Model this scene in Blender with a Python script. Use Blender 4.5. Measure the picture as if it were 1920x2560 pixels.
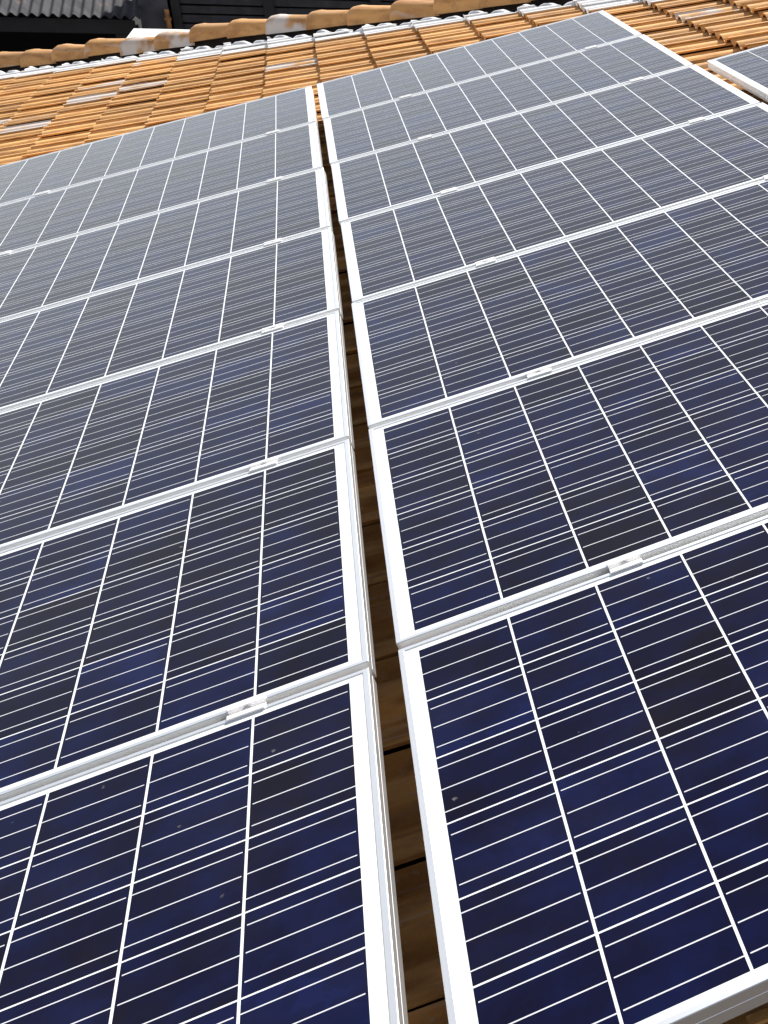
import bpy, bmesh, math, random
from mathutils import Matrix, Vector

for o in list(bpy.data.objects): bpy.data.objects.remove(o)
scene = bpy.context.scene
COL = scene.collection
rnd = random.Random(7)
R = math.radians

# ------------------------------------------------------------------ frames of reference
# roof frame: u runs up the slope, v along the roof away from the viewer, w off the tiles (0 = glass level of the modules)
PITCH_A = R(15)
ROOF_Z = 3.65
ca, sa = math.cos(PITCH_A), math.sin(PITCH_A)
M = Matrix(((ca, 0, -sa, 0), (0, 1, 0, 0), (sa, 0, ca, ROOF_Z), (0, 0, 0, 1)))

# ------------------------------------------------------------------ camera
CAM_POS = Vector((0.30938, -1.06232, 1.21648))
CAM_R = ((0.908222, -0.379887, -0.175550), (-0.341484, -0.430259, -0.835623), (0.241910, 0.818879, -0.520497))
cam_data = bpy.data.cameras.new('camera')
cam = bpy.data.objects.new('camera', cam_data)
COL.objects.link(cam)
rx, dn, fw = (Vector(r) for r in CAM_R)
cm = Matrix.Identity(4)
for i in range(3):
    cm[i][0], cm[i][1], cm[i][2], cm[i][3] = rx[i], -dn[i], -fw[i], CAM_POS[i]
cam.matrix_world = M @ cm
cam_data.sensor_fit = 'AUTO'
cam_data.sensor_width = 36.0
cam_data.lens = 3252.9 * 36.0 / 2560.0
cam_data.shift_x = (960 - 2221.8) / 2560.0
cam_data.shift_y = (1284.5 - 1280) / 2560.0
cam_data.clip_start = 0.05
cam_data.clip_end = 3000
scene.camera = cam
scene.render.resolution_x, scene.render.resolution_y = 768, 1024

# ------------------------------------------------------------------ sky and sun
SUN_EL, SUN_AZ = 44.0, 32.0        # degrees; azimuth from +Y (away from the viewer) towards +X
world = bpy.data.worlds.new('World')
scene.world = world
world.use_nodes = True
wn, wl = world.node_tree.nodes, world.node_tree.links
wn.clear()
out = wn.new('ShaderNodeOutputWorld')
bg = wn.new('ShaderNodeBackground')
sky = wn.new('ShaderNodeTexSky')
sky.sky_type = 'NISHITA'
sky.sun_disc = False
sky.sun_elevation = R(SUN_EL)
sky.sun_rotation = R(SUN_AZ)
sky.air_density = 1.0
sky.dust_density = 0.6
sky.ozone_density = 1.0
bw = wn.new('ShaderNodeRGBToBW')                 # thin high haze takes most of the blue out of the sky
hz = wn.new('ShaderNodeMix'); hz.data_type = 'RGBA'
hz.inputs['Factor'].default_value = 0.72
wl.new(sky.outputs[0], bw.inputs[0])
wl.new(sky.outputs[0], hz.inputs['A'])
wl.new(bw.outputs[0], hz.inputs['B'])
wl.new(hz.outputs['Result'], bg.inputs['Color'])
bg.inputs['Strength'].default_value = 0.128
wl.new(bg.outputs[0], out.inputs['Surface'])

sd = bpy.data.lights.new('sun', 'SUN')
sd.energy = 5.0
sd.angle = R(2.5)
sd.color = (1.0, 0.96, 0.90)
sun = bpy.data.objects.new('sun', sd)
COL.objects.link(sun)
to_sun = Vector((math.sin(R(SUN_AZ)) * math.cos(R(SUN_EL)), math.cos(R(SUN_AZ)) * math.cos(R(SUN_EL)), math.sin(R(SUN_EL))))
sun.rotation_euler = to_sun.to_track_quat('Z', 'Y').to_euler()
sun.location = (0, 0, 20)

vs = scene.view_settings
vs.view_transform = 'Standard'
vs.look = 'None'
vs.exposure = 0.55
vs.gamma = 1.0
vs.use_curve_mapping = False

# ------------------------------------------------------------------ materials
def new_mat(name):
    m = bpy.data.materials.new(name)
    m.use_nodes = True
    nt = m.node_tree
    return m, nt.nodes, nt.links, nt.nodes['Principled BSDF']

def ramp(n, stops):
    r = n.new('ShaderNodeValToRGB')
    el = r.color_ramp.elements
    while len(el) < len(stops): el.new(0.5)
    for e, (p, c) in zip(el, stops):
        e.position = p
        e.color = (*c, 1)
    return r

def plain(name, col, rough=0.6, metal=0.0, noise=0.12, scale=6.0, bump=0.0):
    m, n, l, b = new_mat(name)
    tc = n.new('ShaderNodeTexCoord')
    t = n.new('ShaderNodeTexNoise')
    t.inputs['Scale'].default_value = scale
    t.inputs['Detail'].default_value = 6
    l.new(tc.outputs['Object'], t.inputs['Vector'])
    r = ramp(n, [(0.3, [c * (1 - noise) for c in col]), (0.7, [min(1, c * (1 + noise)) for c in col])])
    l.new(t.outputs['Fac'], r.inputs[0])
    l.new(r.outputs[0], b.inputs['Base Color'])
    b.inputs['Roughness'].default_value = rough
    b.inputs['Metallic'].default_value = metal
    if bump:
        bp = n.new('ShaderNodeBump')
        bp.inputs['Strength'].default_value = bump
        l.new(t.outputs['Fac'], bp.inputs['Height'])
        l.new(bp.outputs[0], b.inputs['Normal'])
    return m

def glass_top(n, l, b):
    """Textured anti-reflective solar glass bonded over the laminate."""
    b.inputs['Coat Weight'].default_value = 1.0
    b.inputs['Coat IOR'].default_value = 1.17
    b.inputs['Coat Roughness'].default_value = 0.08
    b.inputs['Specular IOR Level'].default_value = 0.0
    geo = n.new('ShaderNodeNewGeometry')
    nz = n.new('ShaderNodeTexNoise'); nz.inputs['Scale'].default_value = 3.2; nz.inputs['Detail'].default_value = 8; nz.inputs['Roughness'].default_value = 0.65
    l.new(geo.outputs['Position'], nz.inputs['Vector'])
    mr = n.new('ShaderNodeMapRange'); mr.inputs['From Min'].default_value = 0.35; mr.inputs['From Max'].default_value = 0.7
    mr.inputs['To Min'].default_value = 0.04; mr.inputs['To Max'].default_value = 0.10
    l.new(nz.outputs['Fac'], mr.inputs[0]); l.new(mr.outputs[0], b.inputs['Coat Roughness'])
    vo = n.new('ShaderNodeTexVoronoi'); vo.inputs['Scale'].default_value = 16.0
    wob = n.new('ShaderNodeTexNoise'); wob.inputs['Scale'].default_value = 130
    l.new(geo.outputs['Position'], wob.inputs['Vector'])
    wv = n.new('ShaderNodeVectorMath'); wv.operation = 'MULTIPLY_ADD'; wv.inputs[1].default_value = (0.012, 0.012, 0.012)
    l.new(wob.outputs['Color'], wv.inputs[0]); l.new(geo.outputs['Position'], wv.inputs[2])
    l.new(wv.outputs[0], vo.inputs['Vector'])
    sc = n.new('ShaderNodeSeparateColor'); l.new(vo.outputs['Color'], sc.inputs[0])
    rare = n.new('ShaderNodeMath'); rare.operation = 'GREATER_THAN'; rare.inputs[1].default_value = 0.80
    l.new(sc.outputs[0], rare.inputs[0])
    dot = n.new('ShaderNodeMapRange'); dot.inputs['From Min'].default_value = 0.015; dot.inputs['From Max'].default_value = 0.075
    dot.inputs['To Min'].default_value = 0.4; dot.inputs['To Max'].default_value = 0.0
    l.new(vo.outputs['Distance'], dot.inputs[0])
    dm = n.new('ShaderNodeMath'); dm.operation = 'MULTIPLY'; l.new(rare.outputs[0], dm.inputs[0]); l.new(dot.outputs[0], dm.inputs[1])
    film = n.new('ShaderNodeMapRange'); film.inputs['From Min'].default_value = 0.45; film.inputs['From Max'].default_value = 0.8
    film.inputs['To Min'].default_value = 0.0; film.inputs['To Max'].default_value = 0.016
    l.new(nz.outputs['Fac'], film.inputs[0])
    ds = n.new('ShaderNodeMath'); ds.operation = 'MAXIMUM'; l.new(dm.outputs[0], ds.inputs[0]); l.new(film.outputs[0], ds.inputs[1])
    lk = b.inputs['Base Color'].links[0]
    src = lk.from_socket
    mx = n.new('ShaderNodeMix'); mx.data_type = 'RGBA'
    l.new(ds.outputs[0], mx.inputs['Factor']); l.new(src, mx.inputs['A']); mx.inputs['B'].default_value = (0.33, 0.31, 0.29, 1)
    l.new(mx.outputs['Result'], b.inputs['Base Color'])

def cell_mat():
    m, n, l, b = new_mat('polycrystalline_silicon')
    tc = n.new('ShaderNodeTexCoord')
    oi = n.new('ShaderNodeObjectInfo')
    sh = n.new('ShaderNodeVectorMath'); sh.operation = 'SCALE'
    cv = n.new('ShaderNodeCombineXYZ')
    for k in range(3): l.new(oi.outputs['Random'], cv.inputs[k])
    l.new(cv.outputs[0], sh.inputs[0]); sh.inputs['Scale'].default_value = 37.0
    ad = n.new('ShaderNodeVectorMath'); ad.operation = 'ADD'
    l.new(tc.outputs['Object'], ad.inputs[0]); l.new(sh.outputs[0], ad.inputs[1])
    vo = n.new('ShaderNodeTexVoronoi')
    vo.inputs['Scale'].default_value = 55
    l.new(ad.outputs[0], vo.inputs['Vector'])
    sp = n.new('ShaderNodeSeparateColor')
    l.new(vo.outputs['Color'], sp.inputs[0])
    no = n.new('ShaderNodeTexNoise')
    no.inputs['Scale'].default_value = 9
    no.inputs['Detail'].default_value = 4
    l.new(ad.outputs[0], no.inputs['Vector'])
    # mix: grain + cloudiness + per-cell tone
    m1 = n.new('ShaderNodeMath'); m1.operation = 'MULTIPLY_ADD'
    l.new(sp.outputs[0], m1.inputs[0]); m1.inputs[1].default_value = 0.09
    l.new(no.outputs['Fac'], m1.inputs[2])
    m2 = n.new('ShaderNodeMath'); m2.operation = 'MULTIPLY_ADD'
    l.new(oi.outputs['Random'], m2.inputs[0]); m2.inputs[1].default_value = 0.42
    l.new(m1.outputs[0], m2.inputs[2])
    r = ramp(n, [(0.45, (0.0050, 0.0042, 0.0110)), (0.75, (0.0050, 0.0056, 0.024)), (1.0, (0.0055, 0.0078, 0.040)), (1.25, (0.006, 0.0092, 0.048))])
    sc = n.new('ShaderNodeMath'); sc.operation = 'MULTIPLY'
    l.new(m2.outputs[0], sc.inputs[0]); sc.inputs[1].default_value = 0.8
    for e in r.color_ramp.elements: e.position = e.position * 0.8
    l.new(sc.outputs[0], r.inputs[0])
    l.new(r.outputs[0], b.inputs['Base Color'])
    b.inputs['Roughness'].default_value = 0.5
    glass_top(n, l, b)
    return m

def coated(name, col, rough=0.5, metal=0.0):
    m, n, l, b = new_mat(name)
    tc = n.new('ShaderNodeTexCoord')
    t = n.new('ShaderNodeTexNoise'); t.inputs['Scale'].default_value = 14
    l.new(tc.outputs['Object'], t.inputs['Vector'])
    r = ramp(n, [(0.35, [c * 0.93 for c in col]), (0.65, col)])
    l.new(t.outputs['Fac'], r.inputs[0]); l.new(r.outputs[0], b.inputs['Base Color'])
    b.inputs['Roughness'].default_value = rough
    b.inputs['Metallic'].default_value = metal
    glass_top(n, l, b)
    return m

def tile_mat(name, base, dark, pale, pale_at):
    m, n, l, b = new_mat(name)
    tc = n.new('ShaderNodeTexCoord')
    oi = n.new('ShaderNodeObjectInfo')
    cv = n.new('ShaderNodeCombineXYZ')
    for k in range(3): l.new(oi.outputs['Random'], cv.inputs[k])
    sh = n.new('ShaderNodeVectorMath'); sh.operation = 'SCALE'; sh.inputs['Scale'].default_value = 53
    l.new(cv.outputs[0], sh.inputs[0])
    ad = n.new('ShaderNodeVectorMath'); ad.operation = 'ADD'
    l.new(tc.outputs['Object'], ad.inputs[0]); l.new(sh.outputs[0], ad.inputs[1])
    st = n.new('ShaderNodeMapping'); st.inputs['Scale'].default_value = (3.0, 14.0, 6.0)
    l.new(ad.outputs[0], st.inputs['Vector'])
    t1 = n.new('ShaderNodeTexNoise'); t1.inputs['Scale'].default_value = 2.0; t1.inputs['Detail'].default_value = 7
    l.new(st.outputs[0], t1.inputs['Vector'])
    t2 = n.new('ShaderNodeTexNoise'); t2.inputs['Scale'].default_value = 90; t2.inputs['Detail'].default_value = 4
    l.new(ad.outputs[0], t2.inputs['Vector'])
    r1 = ramp(n, [(0.32, dark), (0.52, base), (0.72, [min(1, c * 1.12) for c in base])])
    l.new(t1.outputs['Fac'], r1.inputs[0])
    sm = n.new('ShaderNodeMapping'); sm.inputs['Scale'].default_value = (1.5, 55.0, 4.0)
    l.new(ad.outputs[0], sm.inputs['Vector'])
    t4 = n.new('ShaderNodeTexNoise'); t4.inputs['Scale'].default_value = 1.0; t4.inputs['Detail'].default_value = 3
    l.new(sm.outputs[0], t4.inputs['Vector'])
    r4 = ramp(n, [(0.60, (0, 0, 0)), (0.74, (0.5, 0.5, 0.5))])
    l.new(t4.outputs['Fac'], r4.inputs[0])
    so_ = n.new('ShaderNodeTexNoise'); so_.inputs['Scale'].default_value = 11; so_.inputs['Detail'].default_value = 8; so_.inputs['Roughness'].default_value = 0.7
    l.new(ad.outputs[0], so_.inputs['Vector'])
    rs = ramp(n, [(0.56, (0, 0, 0)), (0.72, (0.45, 0.45, 0.45))])
    l.new(so_.outputs['Fac'], rs.inputs[0])
    ms = n.new('ShaderNodeMix'); ms.data_type = 'RGBA'
    l.new(rs.outputs[0], ms.inputs['Factor']); l.new(r1.outputs[0], ms.inputs['A']); ms.inputs['B'].default_value = (0.16, 0.085, 0.04, 1)
    # per piece tone
    hv = n.new('ShaderNodeHueSaturation')
    mr = n.new('ShaderNodeMapRange'); mr.inputs['To Min'].default_value = 0.82; mr.inputs['To Max'].default_value = 1.18
    l.new(oi.outputs['Random'], mr.inputs[0]); l.new(mr.outputs[0], hv.inputs['Value'])
    l.new(ms.outputs['Result'], hv.inputs['Color'])
    # lime bloom on a few pieces
    gt = n.new('ShaderNodeAttribute'); gt.attribute_type = 'OBJECT'; gt.attribute_name = 'lime'
    rp = ramp(n, [(0.42, (0, 0, 0)), (0.56, (1, 1, 1))])
    t3 = n.new('ShaderNodeTexNoise'); t3.inputs['Scale'].default_value = 5; t3.inputs['Detail'].default_value = 5
    l.new(ad.outputs[0], t3.inputs['Vector']); l.new(t3.outputs['Fac'], rp.inputs[0])
    mu = n.new('ShaderNodeMath'); mu.operation = 'MULTIPLY'
    l.new(gt.outputs['Fac'], mu.inputs[0]); l.new(rp.outputs[0], mu.inputs[1])
    sp = ramp(n, [(0.60, (0, 0, 0)), (0.75, (0.45, 0.45, 0.45))])
    l.new(t2.outputs['Fac'], sp.inputs[0])
    mx0 = n.new('ShaderNodeMath'); mx0.operation = 'MAXIMUM'
    l.new(mu.outputs[0], mx0.inputs[0])
    mx1 = n.new('ShaderNodeMath'); mx1.operation = 'MAXIMUM'
    l.new(sp.outputs[0], mx1.inputs[0]); l.new(r4.outputs[0], mx1.inputs[1]); l.new(mx1.outputs[0], mx0.inputs[1])
    mx = n.new('ShaderNodeMix'); mx.data_type = 'RGBA'
    l.new(mx0.outputs[0], mx.inputs['Factor']); l.new(hv.outputs[0], mx.inputs['A']); mx.inputs['B'].default_value = (*pale, 1)
    l.new(mx.outputs['Result'], b.inputs['Base Color'])
    b.inputs['Roughness'].default_value = 0.85
    bp = n.new('ShaderNodeBump'); bp.inputs['Strength'].default_value = 0.35; bp.inputs['Distance'].default_value = 0.004
    l.new(t2.outputs['Fac'], bp.inputs['Height']); l.new(bp.outputs[0], b.inputs['Normal'])
    return m

MAT = {}
MAT['cell'] = cell_mat()
MAT['sheet'] = coated('white_backsheet', (0.80, 0.82, 0.83))
MAT['ribbon'] = coated('tinned_copper_ribbon', (0.68, 0.69, 0.72), 0.4, 0.0)
MAT['alu'] = plain('anodised_aluminium', (0.90, 0.91, 0.92), 0.36, 0.85, 0.02, 20)
MAT['clamp'] = plain('mill_aluminium', (0.86, 0.85, 0.85), 0.5, 0.4, 0.06, 60)
MAT['steel'] = plain('stainless_bolt', (0.55, 0.54, 0.53), 0.3, 1.0, 0.05, 60)
MAT['tile'] = tile_mat('orange_concrete_tile', (0.65, 0.345, 0.112), (0.43, 0.20, 0.06), (0.62, 0.55, 0.50), 0.95)
MAT['cap'] = tile_mat('orange_cap_tile', (0.58, 0.30, 0.105), (0.42, 0.195, 0.065), (0.62, 0.56, 0.52), 0.88)
MAT['mortar'] = plain('white_mortar', (0.60, 0.61, 0.64), 0.9, 0, 0.3, 18, 0.5)
MAT['felt'] = plain('dark_roofing_felt', (0.03, 0.022, 0.018), 0.95, 0, 0.2, 8)
MAT['plaster'] = plain('cream_plaster', (0.62, 0.57, 0.48), 0.9, 0, 0.06, 3, 0.1)
MAT['dark'] = plain('dark_painted_timber', (0.012, 0.011, 0.014), 0.8, 0, 0.3, 5)
MAT['slat'] = plain('weathered_black_board', (0.026, 0.025, 0.032), 0.75, 0, 0.5, 7, 0.2)
MAT['void'] = plain('shade_black_board', (0.004, 0.004, 0.005), 0.95, 0, 0.3, 5)  # near-black stands for the deep shade inside the shed; also backs the slats
MAT['greywall'] = plain('grey_render', (0.06, 0.06, 0.075), 0.9, 0, 0.45, 4, 0.2)
MAT['rust'] = plain('rusty_pipe', (0.34, 0.16, 0.06), 0.85, 0, 0.6, 9, 0.3)
MAT['white'] = plain('white_sheet_metal', (0.84, 0.86, 0.86), 0.5, 0, 0.04, 3)
MAT['seam'] = plain('grey_sealant', (0.45, 0.45, 0.48), 0.8, 0, 0.1, 9)
MAT['ground'] = plain('dry_earth', (0.13, 0.10, 0.075), 0.95, 0, 0.4, 0.8, 0.3)

def corrugated_mat():
    m, n, l, b = new_mat('old_corrugated_sheet')
    tc = n.new('ShaderNodeTexCoord')
    t = n.new('ShaderNodeTexNoise'); t.inputs['Scale'].default_value = 4.5; t.inputs['Detail'].default_value = 8
    l.new(tc.outputs['Object'], t.inputs['Vector'])
    r = ramp(n, [(0.35, (0.014, 0.014, 0.019)), (0.55, (0.045, 0.045, 0.056)), (0.63, (0.06, 0.058, 0.066)), (0.72, (0.24, 0.115, 0.045))])
    l.new(t.outputs['Fac'], r.inputs[0]); l.new(r.outputs[0], b.inputs['Base Color'])
    b.inputs['Roughness'].default_value = 0.9
    return m
MAT['corr'] = corrugated_mat()

# ------------------------------------------------------------------ helpers
def make_mesh(name, verts, faces, mat, smooth=False):
    me = bpy.data.meshes.new(name)
    me.from_pydata([tuple(v) for v in verts], [], faces)
    me.materials.append(mat)
    if smooth:
        me.polygons.foreach_set('use_smooth', [True] * len(me.polygons))
    me.update()
    return me

def link(name, data, parent=None, mat4=None):
    o = bpy.data.objects.new(name, data)
    COL.objects.link(o)
    if parent is not None:
        o.parent = parent
    o.matrix_basis = mat4 if mat4 is not None else Matrix.Identity(4)
    return o

def tag(o, label=None, cat=None, group=None, kind=None):
    if label: o['label'] = label
    if cat: o['category'] = cat
    if group: o['group'] = group
    if kind: o['kind'] = kind
    return o

class MB:
    def __init__(s): s.v, s.f = [], []
    def add(s, v, f):
        n = len(s.v); s.v += [tuple(x) for x in v]; s.f += [tuple(i + n for i in q) for q in f]
    def box(s, x0, x1, y0, y1, z0, z1, bottom=True):
        f = [(4, 5, 6, 7), (0, 1, 5, 4), (1, 2, 6, 5), (2, 3, 7, 6), (3, 0, 4, 7)]
        if bottom: f.append((3, 2, 1, 0))
        s.add([(x0, y0, z0), (x1, y0, z0), (x1, y1, z0), (x0, y1, z0), (x0, y0, z1), (x1, y0, z1), (x1, y1, z1), (x0, y1, z1)], f)
    def mesh(s, name, mat, smooth=False): return make_mesh(name, s.v, s.f, mat, smooth)

def box_mesh(name, mat, *a, bottom=True):
    m = MB(); m.box(*a, bottom=bottom); return m.mesh(name, mat)

# ------------------------------------------------------------------ ground
g = box_mesh('ground', MAT['ground'], -600, 600, -600, 600, -0.5, 0.0)
tag(link('ground', g), kind='structure')

# ------------------------------------------------------------------ the house under the modules
U_EAVE, U_RIDGE, V_END = -3.6, 4.5, -0.02  # unseen near end pulled in so the front frame reflects no sunlit tiles
HIP_K = 0.966
def hip_v(u): return 10.818 - HIP_K * u          # axis of the hip on the roof plane
house = tag(link('house', None), 'low house with orange tiled hip roof carrying the solar panels', 'house')
Z_FELT = -0.225
Minv = M.inverted()
eA0 = M @ Vector((U_EAVE, V_END, Z_FELT)); eA1 = M @ Vector((U_EAVE, hip_v(U_EAVE), Z_FELT))
r0 = M @ Vector((U_RIDGE, V_END, Z_FELT)); r1 = M @ Vector((U_RIDGE, hip_v(U_RIDGE), Z_FELT))
eC0 = Vector((2 * r0.x - eA0.x, eA0.y, eA0.z)); eC1 = Vector((2 * r0.x - eA1.x, eA1.y, eA1.z))
dz = Vector((0, 0, -0.16))
rv = [eA0, eA1, r1, r0, eC0, eC1, eA0 + dz, eA1 + dz, eC1 + dz, eC0 + dz]
rf = [(0, 3, 2, 1), (1, 2, 5), (2, 3, 4, 5), (0, 1, 7, 6)[::-1], (1, 5, 8, 7)[::-1], (5, 4, 9, 8)[::-1], (6, 7, 8, 9), (0, 6, 9, 4, 3)]
roof_me = make_mesh('roof', [Minv @ v for v in rv], rf, MAT['felt'])
roof = link('roof', roof_me, house, M.copy())
wz = eA0.z - 0.16
wall_x0, wall_x1, wall_y0, wall_y1 = eA0.x + 0.5, eC0.x - 0.5, V_END + 0.4, eA1.y - 0.5
link('verge_board', box_mesh('verge_board', MAT['dark'], U_EAVE, U_RIDGE, V_END - 0.03, V_END - 0.003, Z_FELT - 0.14, Z_FELT + 0.05), roof)
for (x0, x1, y0, y1) in ((wall_x0, wall_x0 + 0.2, wall_y0, wall_y1), (wall_x1 - 0.2, wall_x1, wall_y0, wall_y1),
                         (wall_x0 + 0.2, wall_x1 - 0.2, wall_y1 - 0.2, wall_y1), (wall_x0 + 0.2, wall_x1 - 0.2, wall_y0, wall_y0 + 0.2)):
    link('wall', box_mesh('wall', MAT['plaster'], x0, x1, y0, y1, 0, wz), house)

# --- tiles: two rolls each, laid in courses up the slope, lower end lapping over the course below
TW, TL, GAUGE, STEP, THICK = 0.2990, 0.415, 0.3503, 0.030, 0.012
HUMP = 0.031
Z_CREST = -0.130
def prof(t):
    s = (t / (TW / 2) + 0.20) % 1.0               # steep face towards the viewer, broad back
    x = s / 0.26 if s < 0.26 else (1.0 if s < 0.5 else (1.0 - s) / 0.5)
    return HUMP * x * x * (3 - 2 * x)
NY = 21
def tile_geo():
    gap = 0.003
    ys = [gap / 2 + (TW - gap) * i / (NY - 1) for i in range(NY)]
    hs_ = [prof(TW * i / (NY - 1)) - HUMP for i in range(NY)]
    hs_[0] += 0.009; hs_[1] += 0.006; hs_[2] += 0.002
    v, f = [], []
    for (x, dzz) in ((0.0, 0.0), (TL, -STEP * TL / GAUGE)):
        for y, h in zip(ys, hs_): v.append((x, y, h + dzz))
    for i in range(NY - 1): f.append((i, NY + i, NY + i + 1, i + 1)[::-1])
    n = len(v)                                    # front edge
    for y, h in zip(ys, hs_): v.append((0.0, y, h))
    for y, h in zip(ys, hs_): v.append((0.004, y, h - THICK))
    for i in range(NY - 1): f.append((n + i, n + i + 1, n + NY + i + 1, n + NY + i)[::-1])
    n = len(v)                                    # lapped side edge towards the viewer
    for (x, dzz) in ((0.0, 0.0), (TL, -STEP * TL / GAUGE)):
        v.append((x, ys[0], hs_[0] + dzz)); v.append((x, ys[0] + 0.003, hs_[0] + dzz - 0.010))
    f.append((n, n + 1, n + 3, n + 2))
    return v, f
tv, tf = tile_geo()
tile_me = make_mesh('tile', tv, tf, MAT['tile'])
tile_me.polygons.foreach_set('use_smooth', [i < NY - 1 for i in range(len(tf))])
tile_me.validate()

U0, V0 = -0.022, 0.05
V_OFF = -20 * TW + V0
def in_view(pt):
    p = M @ pt
    q = cam.matrix_world.inverted() @ p
    if q.z > -0.1: return None
    f = 3252.9
    return 2221.8 + f * q.x / -q.z, 1284.5 - f * q.y / -q.z

cam_inv = cam.matrix_world.inverted()
def px_of(pt):
    q = cam_inv @ (M @ pt)
    if q.z > -0.1: return None
    return 2221.8 + 3252.9 * q.x / -q.z, 1284.5 - 3252.9 * q.y / -q.z

LIMY = ((245, 208), (240, 236), (365, 203), (385, 150), (745, 160), (15, 305), (1745, 30), (1890, 15))     # tiles with a lime bloom
CUT = 10.47                                       # tiles are cut along v + HIP_K*u = CUT, short of the caps; bare dark felt gives the black shade there
stuff = MB()
n_tiles = 0
k0 = math.floor((U_EAVE - U0) / GAUGE); k1 = math.ceil((U_RIDGE - U0) / GAUGE)
j0 = math.ceil((V_END - V_OFF) / TW); j1 = math.ceil((14.5 - V_OFF) / TW)
for k in range(k0, k1):
    u = U0 + k * GAUGE
    for j in range(j0, j1):
        v = V_OFF + j * TW
        if v + HIP_K * u > CUT: continue
        crosses = (v + TW) + HIP_K * (u + TL) > CUT
        p = px_of(Vector((u + 0.17, v + 0.15, Z_CREST)))
        vis = False
        if p and -140 < p[0] < 2060 and -120 < p[1] < 2700:
            vis = v > 6.85 or (u > 1.2 and v > 4.6) or (-0.36 < u < 0.30 and v > -0.1)
        jz, jr, jy = rnd.uniform(-0.004, 0.004), rnd.gauss(0, 0.005), rnd.gauss(0, 0.014)
        mt = Matrix.Translation((u + rnd.uniform(-0.006, 0.006), v, Z_CREST + jz)) @ Matrix.Rotation(jr, 4, 'Z') @ Matrix.Rotation(jy, 4, 'X')
        if vis:
            me = tile_me
            if crosses:
                bm = bmesh.new(); bm.from_mesh(tile_me); bm.transform(mt)
                bmesh.ops.bisect_plane(bm, geom=bm.verts[:] + bm.edges[:] + bm.faces[:], plane_co=(0, CUT, 0), plane_no=Vector((HIP_K, 1, 0)).normalized(), clear_outer=True)
                bm.transform(mt.inverted())
                if not bm.faces: bm.free(); continue
                me = bpy.data.meshes.new('tile'); bm.to_mesh(me); bm.free()
            to = link('tile', me, roof, mt); n_tiles += 1
            to['lime'] = 1.0 if any(abs(p[0] - a) < 50 and abs(p[1] - b) < 9 for a, b in LIMY) else 0.0
        elif not crosses:
            stuff.add([mt @ Vector(x) for x in tv], tf)
so = link('tile', stuff.mesh('tile_field', MAT['tile']), roof)
so['kind'] = 'stuff'

# --- mortar bedding along the hip: a lumpy white strip that follows the rolls of the tiles
mb = MB()
hip_dir = Vector((1, -HIP_K, 0)).normalized()
hip_side = Vector((HIP_K, 1, 0)).normalized()     # towards the hip axis
n_s = 620
s_from, s_to = -5.6, 4.0
vv = []
from mathutils import noise as mnoise
def tile_z(u, v):
    k = math.floor((u - U0) / GAUGE); fr = (u - U0 - k * GAUGE) / GAUGE
    sv = ((v - V_OFF) / (TW / 2) + 0.05) % 1.0
    return Z_CREST - HUMP + HUMP * (0.5 - 0.5 * math.cos(2 * math.pi * sv)) - STEP * fr, fr
for i in range(n_s + 1):
    s = s_from + (s_to - s_from) * i / n_s
    base = Vector((0, 10.38, 0)) + hip_dir * s
    nz = mnoise.noise((s * 4.0, 0.3, 0)); n2 = mnoise.noise((s * 17.0, 5.3, 0)); n3 = mnoise.noise((s * 9.0, 9.1, 2.0))
    off = 0.018 * nz + 0.008 * n2
    for (d, dzv) in ((0.022 + off, -0.012), (0.026 + off, 0.001 + 0.004 * n3), (0.045 + 0.5 * off, 0.016 + 0.006 * n2), (0.075, 0.014 + 0.005 * n3), (0.085, -0.06)):
        q = base + hip_side * d
        z, fr = tile_z(q.x, q.y)
        # the bedding rides over the course step instead of jumping with it
        if fr < 0.12: z -= STEP * (1 - fr / 0.12) * 0.8
        vv.append((q.x, q.y, z + dzv))
ff = []
for i in range(n_s):
    for c in range(4):
        a = i * 5 + c
        ff.append((a, a + 5, a + 6, a + 1))
link('mortar_bedding', make_mesh('mortar_bedding', vv, ff, MAT['mortar'], True), roof)

# --- dark filler added under the caps, gives the black shade there
ha, hb = Vector((U_EAVE + 0.1, hip_v(U_EAVE + 0.1), 0)), Vector((U_RIDGE - 0.1, hip_v(U_RIDGE - 0.1), 0))
bv = []
for q in (ha, hb):
    for (dd, z) in ((-0.055, -0.24), (-0.055, -0.085), (0.055, -0.085), (0.055, -0.24)):
        bv.append(q + hip_side * dd + Vector((0, 0, z)))
link('hip_shade_filler', make_mesh('hip_shade_filler', bv, [(0, 1, 5, 4), (1, 2, 6, 5), (2, 3, 7, 6), (3, 2, 1, 0), (4, 5, 6, 7)], MAT['felt']), roof)

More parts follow.
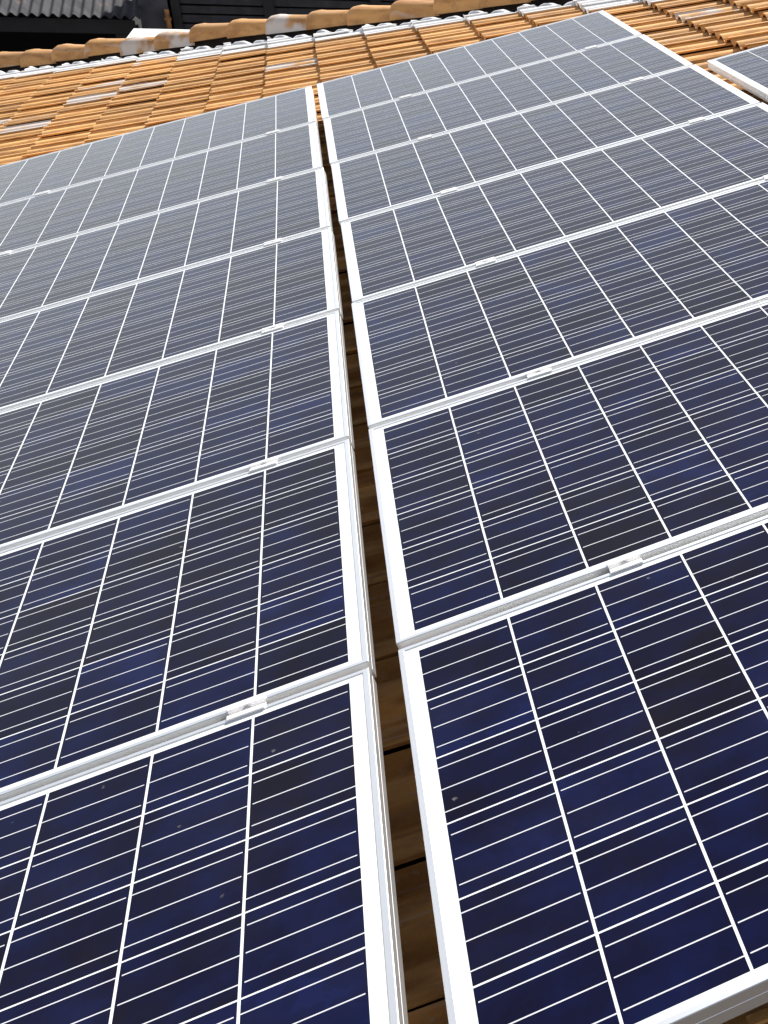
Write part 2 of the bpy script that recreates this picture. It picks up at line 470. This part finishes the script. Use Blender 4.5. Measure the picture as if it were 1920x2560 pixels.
# --- hip caps
def cap_geo():
    cs = [(-0.130, -0.036), (-0.114, 0.026), (-0.084, 0.068), (-0.042, 0.088), (0, 0.092), (0.042, 0.088), (0.084, 0.068), (0.114, 0.026), (0.130, -0.036)]
    st = [(0.0, 0.90, 0.90), (0.010, 1.0, 1.02), (0.035, 1.05, 1.10), (0.09, 1.05, 1.12), (0.13, 1.02, 1.04), (0.30, 0.95, 0.86), (0.47, 0.88, 0.70)]
    v, f = [], []
    n = len(cs)
    for x, sy, sz in st:
        for y, z in cs: v.append((x, y * sy, z * sz if z > 0 else z))
    for a in range(len(st) - 1):
        for i in range(n - 1):
            b = a * n + i
            f.append((b, b + 1, b + n + 1, b + n)[::-1])
    m = len(v)
    for y, z in cs: v.append((0.0, y * 0.90, z * 0.90 if z > 0 else z))
    for y, z in cs: v.append((0.006, y * 0.78, (z - 0.015) * 0.88 if z > 0 else z))
    for i in range(n - 1): f.append((m + i, m + i + 1, m + n + i + 1, m + n + i))
    # long lower edges get a lip so the shell has thickness
    for side in (0, n - 1):
        q = len(v)
        for x, sy, sz in st:
            y, z = cs[side]
            v.append((x, y * sy, z)); v.append((x, y * sy * 0.87, z - 0.002))
        for a in range(len(st) - 1):
            f.append((q + 2 * a, q + 2 * a + 1, q + 2 * a + 3, q + 2 * a + 2))
    return v, f
cv_, cf_ = cap_geo()
cap_me = make_mesh('hip_cap', cv_, cf_, MAT['cap'], True)
wup = Minv.to_3x3() @ Vector((0, 0, 1))
yz = wup - hip_dir * wup.dot(hip_dir); yz.normalize()
yy = yz.cross(hip_dir).normalized()
capR = Matrix((hip_dir, yy, yz)).transposed().to_4x4()
CAP_SAG = {0: -0.012, 1: -0.004, 2: 0.004, 3: -0.022, 4: -0.010, 5: 0.010, 6: 0.008, 7: 0.003, 8: -0.006, 9: -0.010, 10: -0.010, 11: -0.004}   # the hip is not dead straight
for i in range(-4, 22):
    u = -2.471 + 0.438 * i / 1.4142
    if u < U_EAVE or u > U_RIDGE - 0.25: continue
    pos = Vector((u, hip_v(u), -0.1127))
    mt = Matrix.Translation(pos + Vector((0, 0, CAP_SAG.get(i, rnd.uniform(-0.006, 0.006))))) @ capR @ Matrix.Rotation(rnd.gauss(0, 0.012), 4, 'Z') @ Matrix.Rotation(rnd.gauss(0, 0.012), 4, 'Y') @ Matrix.Rotation(rnd.gauss(0, 0.03), 4, 'X')
    link('hip_cap', cap_me, roof, mt)['lime'] = {3: 0.9, 4: 1.0, 7: 1.0}.get(i, 0.0)

# ------------------------------------------------------------------ solar modules
W, H, ROW = 1.650, 0.992, 1.012
GAP, DV0, CU, MV = 0.0402, -0.0232, 0.1587, 0.0219
CV = (H - 2 * MV) / 6.0
FR_H, LIP = 0.036, 0.0105
Z0 = [0.0116, 0.0065, 0.0036, -0.0047, -0.0107, -0.0090, 0.0012, 0.0144]
Z1 = [-0.0018, 0.0030, -0.0001, -0.0046, -0.0119, -0.0098, -0.0002, 0.0124]
DU = [[-0.0092, -0.0033, 0.0022, 0.0080, 0.0063, -0.0025, -0.0015], [0.0026, 0.0035, 0.0047, 0.0060, -0.0004, -0.0051, -0.0114]]
DVV = [[0.0015, 0.0006, -0.0004, -0.0005, -0.0007, -0.0010, 0.0005], [-0.0011, 0.0002, 0.0016, -0.0008, -0.0009, 0.0003, 0.0008]]
YAW = [[-0.0054, -0.0043, -0.0044, -0.0017, -0.0015, 0.0001, 0.0005], [-0.0021, -0.0025, -0.0001, 0.0030, 0.0, 0.0002, 0.0021]]

# frame rail along x, length L, mitred at both ends; outer face at y = 0
def rail_mesh(L):
    pr = [(0.0, -FR_H), (0.0, -0.0190), (0.0005, -0.0184), (0.0005, -0.0166), (0.0, -0.0160), (0.0, -0.0010), (0.0010, 0.0),
          (LIP - 0.0010, 0.0), (LIP, -0.0008), (LIP, -0.0030), (0.004, -0.0060), (0.004, -FR_H + 0.002), (0.022, -FR_H + 0.002), (0.022, -FR_H)]
    v, f = [], []
    n = len(pr)
    for y, z in pr: v.append((y, y, z))
    for y, z in pr: v.append((L - y, y, z))
    for i in range(n):
        j = (i + 1) % n
        f.append((i, n + i, n + j, j))
    return make_mesh('frame_rail', v, f, MAT['alu'])
rail_long, rail_short = rail_mesh(W), rail_mesh(H)
R_FRAME = [(rail_long, Matrix.Identity(4)),
           (rail_short, Matrix.Translation((W, 0, 0)) @ Matrix.Rotation(R(90), 4, 'Z')),
           (rail_long, Matrix.Translation((W, H, 0)) @ Matrix.Rotation(R(180), 4, 'Z')),
           (rail_short, Matrix.Translation((0, H, 0)) @ Matrix.Rotation(R(270), 4, 'Z'))]
MAT['rear'] = plain('low_bounce_rear_film', (0.05, 0.05, 0.055), 0.7, 0, 0.05, 4)  # unseen underside, made dark to cut light bounced into the column gap
lam_me = box_mesh('laminate', MAT['sheet'], 0.0045, W - 0.0045, 0.0045, H - 0.0045, -0.0056, -0.0018)
lam_me.materials.append(MAT['rear'])
lam_me.polygons[5].material_index = 1
CELL_U, CELL_V = CU - 0.0042, CV - 0.0035
cell_me = box_mesh('cell', MAT['cell'], -CELL_U / 2, CELL_U / 2, -CELL_V / 2, CELL_V / 2, -0.0001, 0.0001, bottom=False)
def ribbon_mesh(flip):
    m = MB()
    for c in range(10):
        xc = (c - 4.5) * CU
        a, b = -CELL_U / 2 + 0.0035, CELL_U / 2
        if flip: a, b = -b, -a
        m.box(xc + a, xc + b, -0.00105, 0.00105, -0.0001, 0.0001, bottom=False)
    return m.mesh('ribbon', MAT['ribbon'])
ribbon_me = [ribbon_mesh(False), ribbon_mesh(True)]

def panel_matrix(col, row):
    if col == 2:
        u0, v0, z0, z1, yaw = W + 0.040, row * ROW - 0.0700, 0.004, 0.006, 0.0
    else:
        u0 = (0.0 if col == 1 else -GAP - W) + DU[col][row]
        v0 = row * ROW + (DV0 if col == 0 else 0.0) + DVV[col][row]
        zz = (Z0, Z1)[col]
        z0, z1, yaw = zz[row], zz[row + 1], YAW[col][row]
    t = Matrix.Translation((u0, v0, z0))
    rot = Matrix.Translation((W / 2, H / 2, 0)) @ Matrix.Rotation(yaw, 4, 'Z') @ Matrix.Translation((-W / 2, -H / 2, 0))
    tilt = Matrix.Rotation(math.atan2(z1 - z0, ROW), 4, 'X')
    return t @ tilt @ rot

ORD = ['nearest', 'second', 'third', 'fourth', 'fifth', 'sixth', 'seventh']
def build_panel(col, row):
    root = link('solar_panel', None, None, M @ panel_matrix(col, row) @ Matrix.Translation((0, 0, -FR_H)))
    up = Matrix.Translation((0, 0, FR_H))
    side = ['left column of panels', 'middle column of panels', 'right-hand column of panels'][col]
    if col == 2:
        lab = 'solar panel cut off by the right photo edge, across a gap from the full column'
    elif row == 6:
        lab = 'topmost solar panel of the %s column, next to the bare orange tiles' % ('left' if col == 0 else 'right full')
    elif row == 0:
        lab = 'nearest deep blue solar panel at the bottom %s of the dark gap' % ('left' if col == 0 else 'right')
    else:
        lab = '%s solar panel from the bottom in the column %s of the dark gap' % (ORD[row], 'left' if col == 0 else 'right')
    tag(root, lab, 'solar panel', 'solar panels on the tiled roof')
    for me, mt in R_FRAME: link('frame_rail', me, root, up @ mt)
    lam = link('laminate', lam_me, root, up)
    for j in range(6):
        vc = MV + (j + 0.5) * CV
        for c in range(10):
            link('cell', cell_me, lam, Matrix.Translation((W / 2 + (c - 4.5) * CU, vc, -0.00172)))
        for b in (-1, 0, 1):
            link('ribbon', ribbon_me[(j + 0) % 2], lam, Matrix.Translation((W / 2, vc + b * 0.0525, -0.00152)))
    return root
for col in (0, 1):
    for row in range(7): build_panel(col, row)
build_panel(2, 4)

# ------------------------------------------------------------------ mid clamps in the gaps between modules
def clamp_parts():
    m = MB()
    L2 = 0.030
    pr = [(-0.0195, 0.0003), (-0.0195, 0.0036), (-0.0078, 0.0036), (-0.0064, -0.0040), (0.0064, -0.0040), (0.0078, 0.0036), (0.0195, 0.0036), (0.0195, 0.0003),
          (0.0098, 0.0003), (0.0086, -0.0075), (-0.0086, -0.0075), (-0.0098, 0.0003)]
    n = len(pr)
    v = [(-L2, y, z) for y, z in pr] + [(L2, y, z) for y, z in pr]
    f = [(i, n + i, n + (i + 1) % n, (i + 1) % n) for i in range(n)]
    for b in (0, n):
        for q in ((0, 1, 2, 11), (2, 3, 10, 11), (3, 4, 9, 10), (4, 5, 8, 9), (5, 6, 7, 8)):
            f.append(tuple(b + i for i in q))
    m.add(v, f)
    body = m.mesh('bracket', MAT['clamp'])
    bv, bf = [], []
    for z in (-0.0039, 0.0010):
        for i in range(8):
            a = i * math.pi / 4
            bv.append((0.0055 * math.cos(a), 0.0055 * math.sin(a), z))
    for i in range(8): bf.append((i, (i + 1) % 8, 8 + (i + 1) % 8, 8 + i))
    bf.append(tuple(range(8, 16)))
    return body, make_mesh('bolt', bv, bf, MAT['steel'])
clamp_body, clamp_bolt = clamp_parts()
CLAMP_U = {0: (-1.300, -0.240), 1: (0.410, 1.372)}
for col in (0, 1):
    for row in range(6):
        for side, cu in enumerate(CLAMP_U[col]):
            a = panel_matrix(col, row); b = panel_matrix(col, row + 1)
            lu = cu - (0.0 if col == 1 else -GAP - W)
            pa, pb = a @ Vector((lu, H, 0)), b @ Vector((lu, 0, 0))
            mid = (pa + pb) / 2
            e = (b @ Vector((lu + 0.1, 0, 0)) - pb).normalized()
            nz = Vector((0, 0, 1)); y = nz.cross(e).normalized(); nz = e.cross(y)
            mt = Matrix((e, y, nz)).transposed().to_4x4(); mt.translation = mid + Vector((rnd.uniform(-0.01, 0.01), 0, max(pa.z, pb.z) - mid.z))
            if px_of(mid) is None or not (-30 < px_of(mid)[0] < 1950): continue
            root = link('mid_clamp', None, None, M @ mt)
            tag(root, 'small silver clamp between %s and %s panels %s of the dark gap, %s' % (ORD[row], ORD[row + 1], 'left' if col == 0 else 'right', ('left one', 'right one')[side]),
                'clamp', 'mid clamps between the solar panels')
            link('bracket', clamp_body, root); link('bolt', clamp_bolt, root)

# ------------------------------------------------------------------ rails that carry the modules
def strut(col, u, name_label):
    zz = (Z0, Z1, None)[col]
    if col == 2: pts = [(3.90, -0.034), (5.05, -0.034)]
    else:
        dv = DV0 if col == 0 else 0
        pts = [(r * ROW + dv + (-0.012 if 0 < r < 7 else (0.01 if r == 0 else -0.03)), zz[r] - FR_H - 0.0004) for r in range(8)]
    v, f = [], []
    for (y, z) in pts:
        v += [(u - 0.02, y, z), (u + 0.02, y, z), (u + 0.02, y, z - 0.038), (u - 0.02, y, z - 0.038)]
    for i in range(len(pts) - 1):
        for c in range(4):
            d = (c + 1) % 4
            f.append((i * 4 + c, i * 4 + d, i * 4 + 4 + d, i * 4 + 4 + c)[::-1])
    f.append((0, 1, 2, 3)); f.append(tuple(len(v) - 4 + i for i in (3, 2, 1, 0)))
    root = link('mounting_rail', None, None, M.copy())
    tag(root, name_label, 'rail', 'rails hidden under the solar panels')
    link('beam', make_mesh('beam', v, f, MAT['alu']), root)
    for i in range(len(pts)):
        y, z = pts[i]
        y = min(max(y, pts[0][0] + 0.03), pts[-1][0] - 0.03)
        link('roof_hook', box_mesh('roof_hook', MAT['steel'], u - 0.015, u + 0.015, y - 0.02, y + 0.02, Z_CREST - HUMP - 0.01, z - 0.0384), root)
for col, us in ((0, CLAMP_U[0]), (1, CLAMP_U[1]), (2, (2.05, 2.95))):
    for i, u in enumerate(us):
        strut(col, u, 'aluminium rail under the %s panel column, %s one' % (('left', 'middle', 'right-hand')[col], ('lower', 'upper')[i]))

# ------------------------------------------------------------------ neighbouring buildings beyond the hip
cw = cam.matrix_world.translation
def at_y(px, py, Y):
    d = cam.matrix_world.to_3x3() @ Vector(((px - 2221.8) / 3252.9, -(py - 1284.5) / 3252.9, -1))
    return cw + d * ((Y - cw.y) / d.y)

# open shed with an old corrugated roof
shed = tag(link('open_shed', None, None, Matrix.Translation((-5.0, 17.0, 0))), 'dark open shed under a lichen-spotted corrugated roof beyond the hip', 'shed')
SX0, SX1, S_D, S_TILT = -4.2, 3.14, 4.2, R(17)
n_sheet = 9
wid = (SX1 - SX0) / n_sheet
PER = wid / 8.0
def sheet_mesh():
    v, f = [], []
    n = 8 * 8 + 5
    for y in (0.0, S_D):
        for i in range(n):
            x = wid * i / 64.0
            v.append((x, y, 0.021 * math.cos(2 * math.pi * x / PER)))
    for i in range(n - 1): f.append((i, i + 1, n + i + 1, n + i))
    m = len(v)
    for i in range(n): v.append(v[i])
    for i in range(n): v.append((v[i][0], 0.001, v[i][2] - 0.010))
    for i in range(n - 1): f.append((m + i, m + n + i, m + n + i + 1, m + i + 1))
    return make_mesh('roof_sheet', v, f, MAT['corr'], True)
sh_me = sheet_mesh()
for i in range(n_sheet):
    link('roof_sheet', sh_me, shed, Matrix.Translation((SX0 + i * wid, 0, 2.86 + 0.003 * (i % 2))) @ Matrix.Rotation(S_TILT, 4, 'X'))
link('eave_beam', box_mesh('eave_beam', MAT['dark'], SX0, SX1 - 0.03, 0.10, 0.22, 2.66, 2.80), shed)
link('back_wall', box_mesh('back_wall', MAT['void'], SX0, SX1 - 0.03, 3.7, 3.8, 0, 3.7), shed)
for sx in (SX0, SX1 - 0.13):
    link('side_wall', box_mesh('side_wall', MAT['void'], sx, sx + 0.1, 0.24, 3.68, 0, 2.72), shed)
for x in (-4.1, -1.8, 0.6, 2.9):
    link('post', box_mesh('post', MAT['dark'], x, x + 0.12, 0.10, 0.22, 0, 2.655), shed)

# grey rendered pier with a rusty downpipe
pier = tag(link('rendered_pier', None, None, Matrix.Translation((-1.64, 17.35, 0))), 'short grey rendered wall between the shed and slatted screen', 'wall')
link('wall', box_mesh('wall', MAT['greywall'], -0.20, 0.14, 0.0, 0.25, 0, 4.2), pier)
link('coping', box_mesh('coping', MAT['greywall'], -0.23, 0.17, -0.03, 0.28, 4.203, 4.28), pier)
pc = at_y(421, 55, 17.29)
pm = MB()
for k in range(10):
    a0, a1 = k * math.pi / 5, (k + 1) * math.pi / 5
    pm.add([(0.027 * math.cos(a0), 0.027 * math.sin(a0), 0), (0.027 * math.cos(a1), 0.027 * math.sin(a1), 0), (0.027 * math.cos(a1), 0.027 * math.sin(a1), 2.92), (0.027 * math.cos(a0), 0.027 * math.sin(a0), 2.92)], [(0, 1, 2, 3)])
pipe = tag(link('rusty_pipe', None, None, Matrix.Translation((pc.x, 17.30, 0))), 'thin rusty orange pipe standing against the grey rendered wall', 'pipe')
link('tube', pm.mesh('tube', MAT['rust'], True), pipe)
for z in (0.6, 1.7, 2.80):
    link('bracket', box_mesh('bracket', MAT['rust'], -0.034, 0.034, -0.034, 0.049, z, z + 0.03), pipe)

# slatted screen
screen = tag(link('slatted_screen', None, None, Matrix.Translation((0, 17.4, 0))), 'tall black screen of horizontal boards between posts beyond the hip', 'screen')
bays = [-1.47, -0.44, 0.78, 1.98, 3.2, 4.4]
for x in bays:
    link('post', box_mesh('post', MAT['dark'], x - 0.06, x + 0.06, -0.05, 0.09, 0, 4.1), screen)
link('backing', box_mesh('backing', MAT['void'], bays[0], bays[-1], 0.10, 0.13, 0.0, 4.05), screen)
for b in range(len(bays) - 1):
    x0, x1 = bays[b] + 0.062, bays[b + 1] - 0.062
    me = box_mesh('slat', MAT['slat'], x0, x1, -0.008, 0.008, -0.041, 0.041)
    for i in range(38):
        link('slat', me, screen, Matrix.Translation((0, 0.03 + rnd.uniform(-0.006, 0.006), 0.16 + i * 0.102)) @ Matrix.Rotation(R(-12 + rnd.uniform(-5, 5)), 4, 'X') @ Matrix.Rotation(rnd.gauss(0, 0.002), 4, 'Y'))

# white flat canopy
can = tag(link('flat_canopy', None, None, Matrix.Translation((-1.75, 14.45, 0))), 'white flat metal canopy showing just behind the hip caps', 'canopy')
link('top', box_mesh('top', MAT['white'], 0, 2.1, 0, 1.18, 2.83, 2.90), can)
link('seam', box_mesh('seam', MAT['seam'], 0.33, 1.9, 0.795, 0.815, 2.9003, 2.906), can)
link('seam', box_mesh('seam', MAT['seam'], 0.30, 0.42, 0.40, 0.42, 2.9003, 2.906), can)
for x in (0.06, 1.96):
    for y in (0.06, 1.06):
        link('leg', box_mesh('leg', MAT['white'], x, x + 0.07, y, y + 0.07, 0, 2.828), can)
print('tiles', n_tiles)
